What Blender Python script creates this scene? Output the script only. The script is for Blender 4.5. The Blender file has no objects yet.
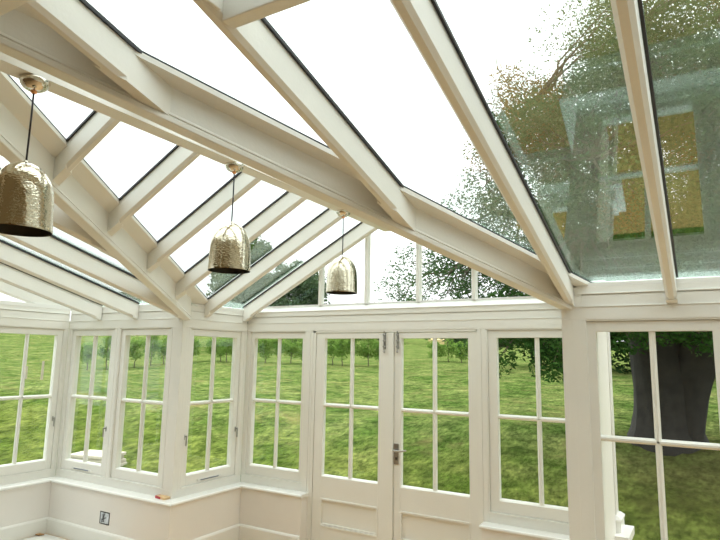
import bpy, bmesh, math, random
from mathutils import Vector, Matrix, noise
random.seed(7)
scene = bpy.context.scene
COL = scene.collection

# ------------------------------------------------------------------ constants (metres)
XA, XC, XE = -6.042, -4.249, -0.765          # gable end, bay left wall, bay right wall
YE, YD = 3.870, 4.788                        # main front wall, bay front wall
S1, S2 = 0.2789, 0.5324                      # tangent of main and bay roof pitch
ZR, ZRB = 2.191, 2.215                                   # rafter underside at the wall plane
XM = (XC + XE) / 2
HB = (XE - XC) / 2
XR = 2.3                                     # right end of the hall
YB = -2.05                                   # house wall
YRID = 0.90                                  # main ridge
GZ = 0.165                                   # glass above rafter underside
def zmain(y): return ZR + S1 * (YE - y)
def zbay(x): return ZRB + S2 * (HB - abs(x - XM))

# ------------------------------------------------------------------ materials
def newmat(name):
    m = bpy.data.materials.new(name); m.use_nodes = True
    nt = m.node_tree; nt.nodes.clear()
    out = nt.nodes.new('ShaderNodeOutputMaterial')
    return m, nt, out
def N(nt, typ, **kw):
    n = nt.nodes.new(typ)
    for k, v in kw.items():
        if hasattr(n, k): setattr(n, k, v)
    return n
def principled(name, col, rough=.5, metal=0., nscale=0, namt=0., bump=0., bscale=40, spec=.5, coords='Object'):
    m, nt, out = newmat(name)
    b = N(nt, 'ShaderNodeBsdfPrincipled')
    b.inputs['Roughness'].default_value = rough; b.inputs['Metallic'].default_value = metal
    b.inputs['Specular IOR Level'].default_value = spec
    tc = N(nt, 'ShaderNodeTexCoord')
    if namt:
        t = N(nt, 'ShaderNodeTexNoise'); t.inputs['Scale'].default_value = nscale; t.inputs['Detail'].default_value = 4
        nt.links.new(tc.outputs[coords], t.inputs['Vector'])
        r = N(nt, 'ShaderNodeValToRGB')
        r.color_ramp.elements[0].position = .3; r.color_ramp.elements[1].position = .7
        r.color_ramp.elements[0].color = [c * (1 - namt) for c in col] + [1]
        r.color_ramp.elements[1].color = [min(1, c * (1 + namt)) for c in col] + [1]
        nt.links.new(t.outputs['Fac'], r.inputs['Fac']); nt.links.new(r.outputs['Color'], b.inputs['Base Color'])
    else:
        b.inputs['Base Color'].default_value = (*col, 1)
    if bump:
        t2 = N(nt, 'ShaderNodeTexNoise'); t2.inputs['Scale'].default_value = bscale
        nt.links.new(tc.outputs[coords], t2.inputs['Vector'])
        bp = N(nt, 'ShaderNodeBump'); bp.inputs['Strength'].default_value = bump; bp.inputs['Distance'].default_value = .01
        nt.links.new(t2.outputs['Fac'], bp.inputs['Height']); nt.links.new(bp.outputs['Normal'], b.inputs['Normal'])
    nt.links.new(b.outputs['BSDF'], out.inputs['Surface'])
    return m
PAINT = principled('cream_paint', (.81, .797, .742), .42, 0, 3, .015, .08, 60)
WALLP = principled('wall_plaster', (.80, .765, .715), .7, 0, 2, .02, .1, 80)
SILLP = principled('sill_gloss', (.83, .82, .78), .25, 0, 2, .01)
FLOORM = principled('floor_boards', (.60, .395, .20), .5, 0, 1.2, .08)
SHEETM = principled('dust_sheet', (.82, .80, .76), .8, 0, 5, .03, .3, 20)
GASK = principled('black_gasket', (.018, .018, .022), .45, 0, 5, .1)
STEEL = principled('brushed_steel', (.40, .39, .37), .3, 1, 30, .05)
DARKST = principled('slot_grey', (.20, .22, .26), .4, 0.3, 20, .1)
CORDM = principled('black_cord', (.02, .018, .03), .6, 0, 10, .1)
INNER = principled('shade_inner', (.045, .035, .022), .6, 0.2, 20, .1)
HOUSE = principled('house_brick', (.26, .18, .10), .8, 0, 9, .15, .3, 30)
STONE = principled('pale_stone', (.50, .46, .37), .8, 0, 6, .12, .3, 30)
BARK = principled('bark', (.024, .022, .018), .9, 0, 5, .35, .9, 12)
TWIG = principled('bark_young', (.11, .09, .06), .9, 0, 8, .3)
REDP = principled('red_paint', (.45, .02, .03), .5, 0, 20, .1)
WOODP = principled('raw_pine', (.66, .45, .24), .6, 0, 14, .15)
CARD = principled('brown_card', (.42, .24, .10), .8, 0, 14, .15)
ORANGE = principled('warm_reflection_cap', (.85, .40, .18), .3, 1, 14, .1)  # warm room reflection put into the cord grip's metal as a copper tint
POSTM = principled('grey_timber', (.34, .30, .22), .9, 0, 9, .2)
GRAV = principled('gravel_soil', (.36, .23, .075), .95, 0, 25, .35, .8, 60)

def hammered():
    m, nt, out = newmat('hammered_nickel')
    b = N(nt, 'ShaderNodeBsdfPrincipled')
    b.inputs['Base Color'].default_value = (.66, .60, .47, 1); b.inputs['Metallic'].default_value = 1
    b.inputs['Roughness'].default_value = .07
    tc = N(nt, 'ShaderNodeTexCoord'); mp = N(nt, 'ShaderNodeMapping'); mp.inputs['Scale'].default_value = (75, 75, 150)
    v = N(nt, 'ShaderNodeTexVoronoi'); v.inputs['Scale'].default_value = 1.0; v.feature = 'SMOOTH_F1'
    bp = N(nt, 'ShaderNodeBump'); bp.inputs['Strength'].default_value = .4; bp.inputs['Distance'].default_value = .003
    nt.links.new(tc.outputs['Object'], mp.inputs['Vector']); nt.links.new(mp.outputs[0], v.inputs['Vector'])
    nt.links.new(v.outputs['Distance'], bp.inputs['Height']); nt.links.new(bp.outputs['Normal'], b.inputs['Normal'])
    nt.links.new(b.outputs['BSDF'], out.inputs['Surface'])
    return m
HAMMER = hammered()
CHROME = principled('polished_nickel', (.72, .67, .58), .12, 1, 20, .03)

def glassmat(name, tint, r0):
    m, nt, out = newmat(name)
    tr = N(nt, 'ShaderNodeBsdfTransparent'); tr.inputs['Color'].default_value = (*tint, 1)
    gl = N(nt, 'ShaderNodeBsdfGlossy'); gl.inputs['Roughness'].default_value = 0.0
    gl.inputs['Color'].default_value = (.88, 1, .95, 1)
    lw = N(nt, 'ShaderNodeLayerWeight'); lw.inputs['Blend'].default_value = .5
    p = N(nt, 'ShaderNodeMath', operation='POWER'); p.inputs[1].default_value = 4.0
    mr = N(nt, 'ShaderNodeMapRange'); mr.inputs['To Min'].default_value = r0; mr.inputs['To Max'].default_value = 1
    mx = N(nt, 'ShaderNodeMixShader')
    L = nt.links.new
    L(lw.outputs['Facing'], p.inputs[0]); L(p.outputs[0], mr.inputs['Value']); L(mr.outputs[0], mx.inputs['Fac'])
    L(tr.outputs[0], mx.inputs[1]); L(gl.outputs[0], mx.inputs[2]); L(mx.outputs[0], out.inputs['Surface'])
    return m
WGLASS = glassmat('window_glass', (.975, .985, .975), .012)
RGLASS = glassmat('roof_glass', (.91, .945, .935), .12)

def leafmat(name, c1, c2, c3=None, nscale=.5, trans=.35, thr=.62):
    m, nt, out = newmat(name); L = nt.links.new
    tc = N(nt, 'ShaderNodeTexCoord')
    t = N(nt, 'ShaderNodeTexNoise'); t.inputs['Scale'].default_value = nscale; t.inputs['Detail'].default_value = 6
    t.inputs['Roughness'].default_value = .75
    L(tc.outputs['Object'], t.inputs['Vector'])
    r = N(nt, 'ShaderNodeValToRGB')
    r.color_ramp.elements[0].position = .35; r.color_ramp.elements[0].color = (*c1, 1)
    r.color_ramp.elements[1].position = .62; r.color_ramp.elements[1].color = (*c2, 1)
    if c3:
        e = r.color_ramp.elements.new(thr + .06); e.color = (*c3, 1)
    L(t.outputs['Fac'], r.inputs['Fac'])
    d = N(nt, 'ShaderNodeBsdfDiffuse'); tl = N(nt, 'ShaderNodeBsdfTranslucent')
    mx = N(nt, 'ShaderNodeMixShader'); mx.inputs[0].default_value = trans
    L(r.outputs['Color'], d.inputs['Color']); L(r.outputs['Color'], tl.inputs['Color'])
    L(d.outputs[0], mx.inputs[1]); L(tl.outputs[0], mx.inputs[2]); L(mx.outputs[0], out.inputs['Surface'])
    return m
LEAF_BIG = leafmat('old_tree_leaves', (.045, .100, .036), (.095, .165, .062), None, .8, .35)
LEAF_GOLD = leafmat('browned_leaves', (.13, .085, .025), (.24, .16, .045), None, 1.5, .35)
LEAF_DROOP = leafmat('drooping_leaves', (.022, .065, .014), (.055, .13, .03), None, 2, .3)
LEAF_FAR = leafmat('far_tree_leaves', (.05, .09, .04), (.10, .15, .07), None, .6, .3)
LEAF_HEDGE = leafmat('sapling_leaves', (.11, .23, .04), (.28, .40, .10), None, 1.3, .4)
LEAF_DARK = leafmat('evergreen_leaves', (.012, .03, .010), (.03, .065, .018), None, .9, .25)  # very dark green, the evergreens' own leaf colour

def grassmat():
    m, nt, out = newmat('meadow_grass'); L = nt.links.new
    tc = N(nt, 'ShaderNodeTexCoord')
    b = N(nt, 'ShaderNodeBsdfDiffuse')
    def nz(sc, det, stretch=(1, 1, 1)):
        mp = N(nt, 'ShaderNodeMapping'); mp.inputs['Scale'].default_value = stretch
        t = N(nt, 'ShaderNodeTexNoise'); t.inputs['Scale'].default_value = sc; t.inputs['Detail'].default_value = det
        t.inputs['Roughness'].default_value = .65
        L(tc.outputs['Object'], mp.inputs[0]); L(mp.outputs[0], t.inputs['Vector']); return t
    big = nz(.7, 7, (1, 1.2, 1)); fine = nz(3.2, 9, (1, 1, 1)); dry = nz(.9, 8, (.8, 1.3, 1)); blade = nz(14, 8, (1, .45, 1))
    def ramp(p0, c0, p1, c1):
        r = N(nt, 'ShaderNodeValToRGB'); e = r.color_ramp.elements
        e[0].position, e[0].color, e[1].position, e[1].color = p0, (*c0, 1), p1, (*c1, 1); return r
    def mixc(f, a, b_, mode='MIX'):
        m_ = N(nt, 'ShaderNodeMix', data_type='RGBA', blend_type=mode)
        if f is None: m_.inputs['Factor'].default_value = 1
        else: L(f, m_.inputs['Factor'])
        L(a, m_.inputs['A']); L(b_, m_.inputs['B']); return m_.outputs['Result']
    far = ramp(.38, (.076, .130, .030), .62, (.178, .218, .072)); L(big.outputs['Fac'], far.inputs['Fac'])
    near = ramp(.36, (.072, .115, .020), .64, (.160, .192, .050)); L(big.outputs['Fac'], near.inputs['Fac'])
    sx = N(nt, 'ShaderNodeSeparateXYZ'); L(tc.outputs['Object'], sx.inputs[0])
    zo = N(nt, 'ShaderNodeMath', operation='MULTIPLY_ADD'); zo.inputs[1].default_value = 2.4; L(dry.outputs['Fac'], zo.inputs[0]); L(sx.outputs['Y'], zo.inputs[2])
    zf = N(nt, 'ShaderNodeMapRange'); zf.inputs['From Min'].default_value = 11.0; zf.inputs['From Max'].default_value = 13.2; L(zo.outputs[0], zf.inputs['Value'])
    base = mixc(zf.outputs[0], near.outputs['Color'], far.outputs['Color'])
    r2 = ramp(.34, (.42, .46, .44), .66, (1.4, 1.36, 1.3)); L(fine.outputs['Fac'], r2.inputs['Fac'])
    r3 = ramp(.34, (.45, .5, .45), .66, (1.45, 1.4, 1.4)); L(blade.outputs['Fac'], r3.inputs['Fac'])
    mu = mixc(None, mixc(None, base, r2.outputs['Color'], 'MULTIPLY'), r3.outputs['Color'], 'MULTIPLY')
    rd = ramp(.54, (0, 0, 0), .72, (.6, .6, .6)); L(dry.outputs['Fac'], rd.inputs['Fac'])
    dz_ = N(nt, 'ShaderNodeMath', operation='MULTIPLY'); L(rd.outputs['Color'], dz_.inputs[0]); L(zf.outputs[0], dz_.inputs[1])
    dc = N(nt, 'ShaderNodeRGB'); dc.outputs[0].default_value = (.27, .22, .095, 1)
    mx_out = mixc(dz_.outputs[0], mu, dc.outputs[0])
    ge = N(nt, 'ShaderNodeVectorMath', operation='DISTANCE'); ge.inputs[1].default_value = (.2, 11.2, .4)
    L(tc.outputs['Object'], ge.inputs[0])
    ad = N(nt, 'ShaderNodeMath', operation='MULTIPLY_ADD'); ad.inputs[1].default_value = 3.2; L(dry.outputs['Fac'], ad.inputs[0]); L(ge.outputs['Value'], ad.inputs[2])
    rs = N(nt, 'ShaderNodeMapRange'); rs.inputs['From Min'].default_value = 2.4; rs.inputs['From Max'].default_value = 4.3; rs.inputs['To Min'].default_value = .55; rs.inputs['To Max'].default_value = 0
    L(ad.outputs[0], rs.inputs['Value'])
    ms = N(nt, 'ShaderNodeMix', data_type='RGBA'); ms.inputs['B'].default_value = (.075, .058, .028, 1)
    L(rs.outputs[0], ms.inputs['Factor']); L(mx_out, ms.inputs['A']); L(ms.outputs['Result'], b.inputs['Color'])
    bp = N(nt, 'ShaderNodeBump'); bp.inputs['Strength'].default_value = .9; bp.inputs['Distance'].default_value = .16
    L(fine.outputs['Fac'], bp.inputs['Height']); L(bp.outputs['Normal'], b.inputs['Normal'])
    L(b.outputs[0], out.inputs['Surface'])
    return m
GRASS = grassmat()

# ------------------------------------------------------------------ object helpers
WL = {}
def tag(o, label=None, cat=None, group=None, kind=None):
    if label: o['label'] = label
    if cat: o['category'] = cat
    if group: o['group'] = group
    if kind: o['kind'] = kind
    return o
def link(o, parent=None, wl=(0, 0, 0)):
    COL.objects.link(o); wl = Vector(wl)
    if parent:
        o.parent = parent; o.location = wl - WL[parent.name]
    else:
        o.location = wl
    WL[o.name] = wl
    return o
def empty(name, loc):
    o = bpy.data.objects.new(name, None); o.empty_display_size = .1
    return link(o, None, loc)

class MB:
    """collects closed shapes in world coordinates, then builds one mesh"""
    def __init__(self): self.v = []; self.f = []; self.mi = []
    def add(self, vs, fs, mi=0):
        b = len(self.v); self.v += [tuple(p) for p in vs]
        self.f += [tuple(i + b for i in f) for f in fs]; self.mi += [mi] * len(fs)
        return self
    def box(self, p0, p1, mi=0):
        return self.fbox(None, p0, p1, mi)
    def fbox(self, F, p0, p1, mi=0):
        a = [(x, y, z) for x in (p0[0], p1[0]) for y in (p0[1], p1[1]) for z in (p0[2], p1[2])]
        if F: a = [F(*q) for q in a]
        return self.add(a, [(0, 1, 3, 2), (4, 6, 7, 5), (0, 4, 5, 1), (2, 3, 7, 6), (0, 2, 6, 4), (1, 5, 7, 3)], mi)
    def loft(self, rings, mi=0, cap=True):
        n = len(rings[0]); vs = [p for r in rings for p in r]; fs = []
        for k in range(len(rings) - 1):
            for i in range(n):
                j = (i + 1) % n
                fs.append((k * n + i, k * n + j, (k + 1) * n + j, (k + 1) * n + i))
        if cap:
            fs.append(tuple(reversed(range(n)))); fs.append(tuple(range((len(rings) - 1) * n, len(rings) * n)))
        return self.add(vs, fs, mi)
    def prism(self, sec, o, ax, lat, up, pl0, pl1, mi=0):
        """section (a,b) swept along ax and cut by two planes (point, normal)"""
        o, ax, lat, up = map(Vector, (o, ax, lat, up)); rings = []
        for (pp, nn) in (pl0, pl1):
            pp, nn = Vector(pp), Vector(nn); ring = []
            for a, b in sec:
                q = o + lat * a + up * b
                ring.append(q + ax * ((pp - q).dot(nn) / ax.dot(nn)))
            rings.append(ring)
        return self.loft(rings, mi)
    def tube(self, pts, rads, n=8, mi=0):
        rings = []; pts = [Vector(p) for p in pts]
        for i, p in enumerate(pts):
            d = (pts[min(i + 1, len(pts) - 1)] - pts[max(i - 1, 0)])
            if d.length < 1e-9: d = Vector((0, 0, 1))
            d.normalize()
            a = d.cross(Vector((0, 0, 1)) if abs(d.z) < .9 else Vector((1, 0, 0))).normalized(); b = d.cross(a)
            r = rads[i] if hasattr(rads, '__len__') else rads
            rings.append([p + (a * math.cos(t) + b * math.sin(t)) * r for t in (2 * math.pi * k / n for k in range(n))])
        return self.loft(rings, mi)
    def lathe(self, c, prof, n=40, mi=0, closed=False):
        c = Vector(c); m = len(prof); vs = []; fs = []
        for k in range(n):
            t = 2 * math.pi * k / n
            for r, z in prof: vs.append(c + Vector((r * math.cos(t), r * math.sin(t), z)))
        mm = m if closed else m - 1
        for k in range(n):
            for i in range(mm):
                j = (i + 1) % m; kk = (k + 1) % n
                fs.append((k * m + i, kk * m + i, kk * m + j, k * m + j))
        return self.add(vs, fs, mi)
    def build(self, name, mats, parent=None, loc=None, smooth=False, bevel=0, fixn=True):
        if not isinstance(mats, (list, tuple)): mats = [mats]
        wl = Vector(loc) if loc is not None else (WL[parent.name] if parent else Vector((0, 0, 0)))
        me = bpy.data.meshes.new(name)
        me.from_pydata([tuple(Vector(p) - wl) for p in self.v], [], self.f)
        for m in mats: me.materials.append(m)
        me.polygons.foreach_set('material_index', self.mi)
        if fixn:
            bm = bmesh.new(); bm.from_mesh(me); bmesh.ops.recalc_face_normals(bm, faces=bm.faces); bm.to_mesh(me); bm.free()
        if smooth:
            me.polygons.foreach_set('use_smooth', [True] * len(me.polygons))
        me.update()
        o = bpy.data.objects.new(name, me); link(o, parent, wl)
        if bevel:
            md = o.modifiers.new('soft_edges', 'BEVEL'); md.width = bevel; md.segments = 2; md.limit_method = 'ANGLE'
        return o

def frame(ox, oy, u, n):
    """wall frame: u along the wall, n towards the room, z up"""
    return lambda a, b, z: (ox + u[0] * a + n[0] * b, oy + u[1] * a + n[1] * b, z)
FA = frame(XA, 0, (0, 1), (1, 0))       # a = world y
FB = frame(0, YE, (1, 0), (0, -1))      # a = world x
FC = frame(XC, 0, (0, 1), (1, 0))
FD = frame(0, YD, (1, 0), (0, -1))
FR = frame(XE, 0, (0, 1), (-1, 0))      # bay right wall, a = world y
NS, ND = .126, .105                      # sill nose and dado projection
TH = -.13                                # outer face of the frames

# ------------------------------------------------------------------ walls
def moulding(mb, F, a0, a1, zt=2.31):
    """head of a wall between the openings and the roof: flat board, bead, upper board"""
    mb.fbox(F, (a0, 0, 2.10), (a1, TH, 2.181))
    mb.fbox(F, (a0, .005, 2.181), (a1, TH, 2.186))
    mb.fbox(F, (a0, -.004, 2.186), (a1, TH, 2.255))
    mb.fbox(F, (a0, -.012, 2.255), (a1, TH, 2.262))
    mb.fbox(F, (a0, .002, 2.262), (a1, TH, 2.27))
    mb.fbox(F, (a0, -.006, 2.27), (a1, TH, zt))
def dado(mb, F, a0, a1):
    mb.fbox(F, (a0, ND, 0), (a1, TH, .502), 1)
def sill(F, a0, a1, name, label, e0=0, e1=0):
    mb = MB()
    sec = [(0, .50), (NS - .014, .50), (NS - .004, .504), (NS, .514), (NS - .004, .525), (NS - .014, .53), (0, .53)]
    r0 = [F(a0 + e0 * max(n, 0), n, z) for n, z in sec]; r1 = [F(a1 + e1 * max(n, 0), n, z) for n, z in sec]
    mb.loft([r0, r1])
    return tag(mb.build(name, SILLP), label, 'window sill', None, 'structure')
def skirting(F, a0, a1, name, label, e0=0, e1=0):
    mb = MB()
    sec = [(ND, 0), (ND + .018, 0), (ND + .018, .135), (ND + .012, .148), (ND + .004, .155), (ND, .155)]
    r0 = [F(a0 + e0 * n, n, z) for n, z in sec]; r1 = [F(a1 + e1 * n, n, z) for n, z in sec]
    mb.loft([r0, r1])
    return tag(mb.build(name, PAINT), label, 'skirting board', None, 'structure')
def post(mb, F, a0, a1, z0=.60, z1=2.10, groove=(), dp=TH):
    """frame upright, with narrow grooves where two boards meet"""
    cuts = [a0] + [g for g in groove] + [a1]
    for i in range(len(cuts) - 1):
        l = cuts[i] + (.002 if i else 0); r = cuts[i + 1] - (.002 if i < len(cuts) - 2 else 0)
        mb.fbox(F, (l, 0, z0), (r, dp, z1))
    if groove: mb.fbox(F, (a0 + .003, -.006, z0 + .001), (a1 - .003, dp + .002, z1 - .001))
def lowrail(mb, F, a0, a1): mb.fbox(F, (a0, 0, .502), (a1, TH, .600))

def wall(name, label, mb):
    return tag(mb.build(name, [PAINT, WALLP], bevel=.0015), label, 'wall', None, 'structure')

# openings (along each wall)
OA = [(3.06, 3.828), (2.22, 2.985), (1.38, 2.145)]
OB = [(-6.0, -5.25), (-5.165, -4.405)]
OC = [(3.97, 4.715)]
ODL, ODR = (-4.212, -3.462), (-1.572, -.80)
DOOR = (-3.372, -1.652)
OE = [(-.632, .137), (.225, .994), (1.08, 1.85)]

m = MB()                                                     # A : gable end
dado(m, FA, YB, YE - .0); lowrail(m, FA, 1.3, YE); moulding(m, FA, YB, YE)
post(m, FA, 3.828, YE, groove=(3.85,)); post(m, FA, 2.985, 3.06); post(m, FA, 2.145, 2.22); post(m, FA, 1.30, 1.38)
m.fbox(FA, (YB, 0, .601), (1.30, TH, 2.10)); m.fbox(FA, (YB, 0, .502), (1.30, TH, .601))
wall('wall_left', 'white panelled gable end wall at the far left with tall windows', m)
m = MB()                                                     # B : front wall left of the bay
dado(m, FB, XA + ND + .001, XC + ND - .001); lowrail(m, FB, XA + .001, XC - .001); moulding(m, FB, XA + .001, XC - .001)
post(m, FB, XA, -6.0, groove=(-6.022,)); post(m, FB, -5.25, -5.165, groove=(-5.21,)); post(m, FB, -4.405, XC - .001, groove=(-4.385, -4.335), dp=-.098)
wall('wall_front_left', 'low white wall with two windows above the socket', m)
m = MB()                                                     # C : bay left wall
dado(m, FC, YE - ND + .0015, YD - ND - .001); lowrail(m, FC, YE + .001, YD - .001); moulding(m, FC, YE + .001, YD)
post(m, FC, YE + .001, 3.97, groove=(3.925, 3.955)); post(m, FC, 4.715, YD, groove=(4.75,))
wall('wall_bay_left', 'short white return wall at the left of the bay with one window', m)
m = MB()                                                     # D : bay front wall
dado(m, FD, XC, -3.385); dado(m, FD, -1.60, XE)
lowrail(m, FD, XC + .001, -3.463); lowrail(m, FD, -1.571, XE - .001)
post(m, FD, XC, -4.212, groove=(-4.235,)); post(m, FD, -3.462, -3.372, z0=0, groove=(-3.40,)); post(m, FD, -1.652, -1.572, z0=0, groove=(-1.615,))
post(m, FD, -.80, XE)
m.fbox(FD, (XC, 0, 2.10), (XE, TH, 2.181)); m.fbox(FD, (XC, .005, 2.181), (XE, TH, 2.186))
m.fbox(FD, (XC, -.004, 2.186), (XE, TH, 2.245)); m.fbox(FD, (XC, -.012, 2.245), (XE, TH, 2.252)); m.fbox(FD, (XC, .002, 2.252), (XE, TH, 2.298))
wall('wall_bay_front', 'white gable wall of the bay around the double doors', m)
m = MB()                                                     # bay right wall, solid boarding
m.fbox(FR, (YE - ND + .001, ND, 0), (YD - ND - .001, TH, .502), 1)
m.fbox(FR, (YE + .001, 0, .502), (YD - .001, -.150, 2.10)); moulding(m, FR, YE + .001, YD)
wall('wall_bay_right', 'white return wall at the right of the bay', m)
m = MB()                                                     # E : front wall right of the bay
dado(m, FB, XE - ND + .001, XR); lowrail(m, FB, XE + .001, XR); moulding(m, FB, XE + .001, XR)
post(m, FB, XE + .001, -.632, groove=(-.692,), dp=-.098); post(m, FB, .137, .225, groove=(.18,)); post(m, FB, .994, 1.08); post(m, FB, 1.85, XR)
wall('wall_front_right', 'white front wall at the right edge with the big window', m)
m = MB(); m.box((XR, YB, 0), (XR + .15, YE, 2.31))
m.loft([[(x, YB, 2.3), (x, YE, 2.3), (x, YRID, zmain(YRID) + .12)] for x in (XR, XR + .15)])
wall('wall_right', 'plain white end wall of the hall', m)
m = MB(); m.box((XA - .13, YB - .25, 0), (XR + .15, YB, 4.2))
tag(m.build('wall_back', HOUSE), 'buff house wall behind the conservatory', 'wall', None, 'structure')

sill(FA, YB, YE, 'trim_1', 'white window sill along the left gable wall', 0, -1)
sill(FB, XA, XC, 'trim_2', 'white window sill above the socket', 1, 1)
sill(FC, YE, YD, 'trim_3', 'white window sill of the short bay wall', -1, -1)
sill(FD, XC, -3.372, 'trim_4', 'short white sill ending beside the double doors', 1, 0)
sill(FD, -1.612, XE, 'trim_5', 'white sill at the right of the double doors', 0, -1)
sill(FR, YE, YD, 'trim_6', 'white sill of the right bay return', -1, -1)
sill(FB, XE, XR, 'trim_7', 'white sill under the big right window', -1, 0)
skirting(FA, YB, YE, 'baseboard_left', 'white skirting board on the left gable wall', 0, -1)
skirting(FB, XA, XC, 'baseboard_front', 'white skirting board below the socket', 1, 1)
skirting(FC, YE, YD, 'baseboard_bay', 'white skirting board on the short bay wall', -1, -1)
skirting(FD, XC, -3.385, 'baseboard_bay_front', 'short white skirting board left of the double doors', 1, 0)
skirting(FD, -1.60, XE, 'baseboard_bay_front_right', 'white skirting board right of the double doors', 0, -1)
skirting(FR, YE, YD, 'baseboard_bay_right', 'white skirting board on the right bay return', -1, -1)
skirting(FB, XE, XR, 'baseboard_front_right', 'white skirting board under the big right window', -1, 0)
m = MB(); m.box((XA, YB, -.1), (XR, YE, 0)); m.box((XC, YE, -.1), (XE, YD + .05, 0))
m.box((XA - .13, YB, -.95), (XR, YE + .14, -.1)); m.box((XC - .13, YE, -.95), (XE + .14, YD + .14, -.1))
tag(m.build('floor', FLOORM), 'pale floor of the conservatory', 'floor', None, 'structure')
# a white dust sheet lies along the left end of the floor
m = MB(); g = 22
vs = []; fs = []
for i in range(g + 1):
    for j in range(g + 1):
        x = XA + .14 + 1.15 * i / g; y = 1.2 + (YE - .14 - 1.2) * j / g
        vs.append((x, y, .004 + .006 * noise.noise((x * 5, y * 5, 0)) ** 2))
for i in range(g):
    for j in range(g):
        a = i * (g + 1) + j; fs.append((a, a + g + 1, a + g + 2, a + 1))
m.add(vs, fs)
o = m.build('dust_sheet', SHEETM, loc=(XA + .7, 2.4, 0), smooth=True)
md = o.modifiers.new('cloth', 'SOLIDIFY'); md.thickness = .003
tag(o, 'white dust sheet spread on the floor by the left wall', 'dust sheet')

# ------------------------------------------------------------------ windows
def bar(mb, F, horizontal, c, lo, hi, w=.036, f=-.026, b=-.072):
    """moulded glazing bar: hexagon section"""
    h = w / 2; k = .006
    sec = [(-k, f), (k, f), (h, f - .016), (h, b + .016), (k, b), (-k, b), (-h, b + .016), (-h, f - .016)]
    if horizontal: rings = [[F(a, n, c + s) for s, n in sec] for a in (lo, hi)]
    else: rings = [[F(c + s, n, z) for s, n in sec] for z in (lo, hi)]
    mb.loft(rings)
def handle_part(F, a, z, parent, side=1):
    h = MB(); h.fbox(F, (a - .008, -.018, z - .02), (a + .008, -.012, z + .03))
    h.fbox(F, (a - .006, -.014, z + .005), (a + .006, .014, z + .02))
    h.fbox(F, (a - .006, .008, z - .075), (a + .006, .018, z + .022))
    tag(h.build('handle', STEEL, parent, bevel=.003), 'small steel casement handle')
def window(n, F, op, label, handles=(), vent=False, glass=None, sw=.07):
    a0, a1 = op; c = F((a0 + a1) / 2, -.05, .6)
    root = tag(empty('window_%d' % n, c), label, 'window', None, 'structure')
    g0, g1 = glass or (a0 + sw, a1 - sw)
    zb, zt = .613, 2.10; gb, gt = .715, 2.025; zm = 1.372
    fr = MB()                                                 # rebate bead lining the opening
    t = .010
    for q in ((a0, a0 + t, zb - .014, zt), (a1 - t, a1, zb - .014, zt), (a0, a1, zt - t, zt), (a0, a1, zb - .014, zb)):
        fr.fbox(F, (q[0], -.004 if q[2] > .7 or q[3] > 1 else .004, q[2]), (q[1], -.125, q[3]))
    fr.build('frame', PAINT, root, bevel=.0015)
    s = MB(); sf, sb = -.018, -.075
    s.fbox(F, (a0 + .012, sf, zb + .002), (g0, sb, zt - .012)); s.fbox(F, (g1, sf, zb + .002), (a1 - .012, sb, zt - .012))
    s.fbox(F, (g0, sf, gt), (g1, sb, zt - .012))
    s.loft([[F(a, nn, z) for nn, z in ((sf, zb + .002), (sf, gb - .012), (-.036, gb), (sb, gb), (sb, zb + .002))] for a in (g0, g1)])
    s.build('sash', PAINT, root, bevel=.002)
    m = MB(); mid = (g0 + g1) / 2
    bar(m, F, True, zm, g0, g1)
    m.build('horizontal_glazing_bar', PAINT, root)
    m = MB(); bar(m, F, False, mid, gb, gt)
    m.build('vertical_glazing_bar', PAINT, root)
    p = MB(); p.fbox(F, (g0 - .01, -.046, gb - .01), (g1 + .01, -.052, gt + .01))
    p.build('pane', WGLASS, root)
    o = MB()                                                  # sloping outer sill
    o.loft([[F(a, nn, z) for nn, z in ((-.075, .50), (-.21, .50), (-.21, .545), (-.075, .60))] for a in (a0 - .04, a1 + .04)])
    o.build('outer_sill', SILLP, root)
    for a, z in handles: handle_part(F, a, z, root)
    if vent:
        v = MB(); v.fbox(F, (mid - .16, -.019, .632), (mid + .16, -.008, .652))
        v.fbox(F, (mid - .12, -.012, .637), (mid + .12, -.004, .647), 1)
        tag(v.build('trickle_vent', [SILLP, DARKST], root), 'narrow slotted trickle vent')
    return root
window(1, FA, OA[0], 'casement window in the left gable wall, nearest the corner', [(OA[0][1] - .04, 1.13)])
window(2, FA, OA[1], 'second casement window of the left gable wall, at the photo edge')
window(3, FA, OA[2], 'third casement window of the left gable wall, nearest the house')
window(4, FB, OB[0], 'left casement of the pair above the socket, paving stack outside', [(OB[0][1] - .035, 1.07)], True)
window(5, FB, OB[1], 'right casement of the pair above the socket')
window(6, FC, OC[0], 'casement window in the short return wall between two corner posts', [(OC[0][0] + .02, 1.06), (OC[0][1] - .03, 1.07)], True)
window(7, FD, ODL, 'four pane window just left of the double doors', glass=(-4.158, -3.514))
window(8, FD, ODR, 'four pane window right of the double doors with drooping leaves outside', glass=(-1.487, -.825))
window(10, FB, OE[0], 'large right window with the thick old trunk outside', glass=(-.562, .068))
window(11, FB, OE[1], 'window of the right front wall beyond the photo edge')
window(12, FB, OE[2], 'window of the right front wall nearest the end wall')

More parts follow.
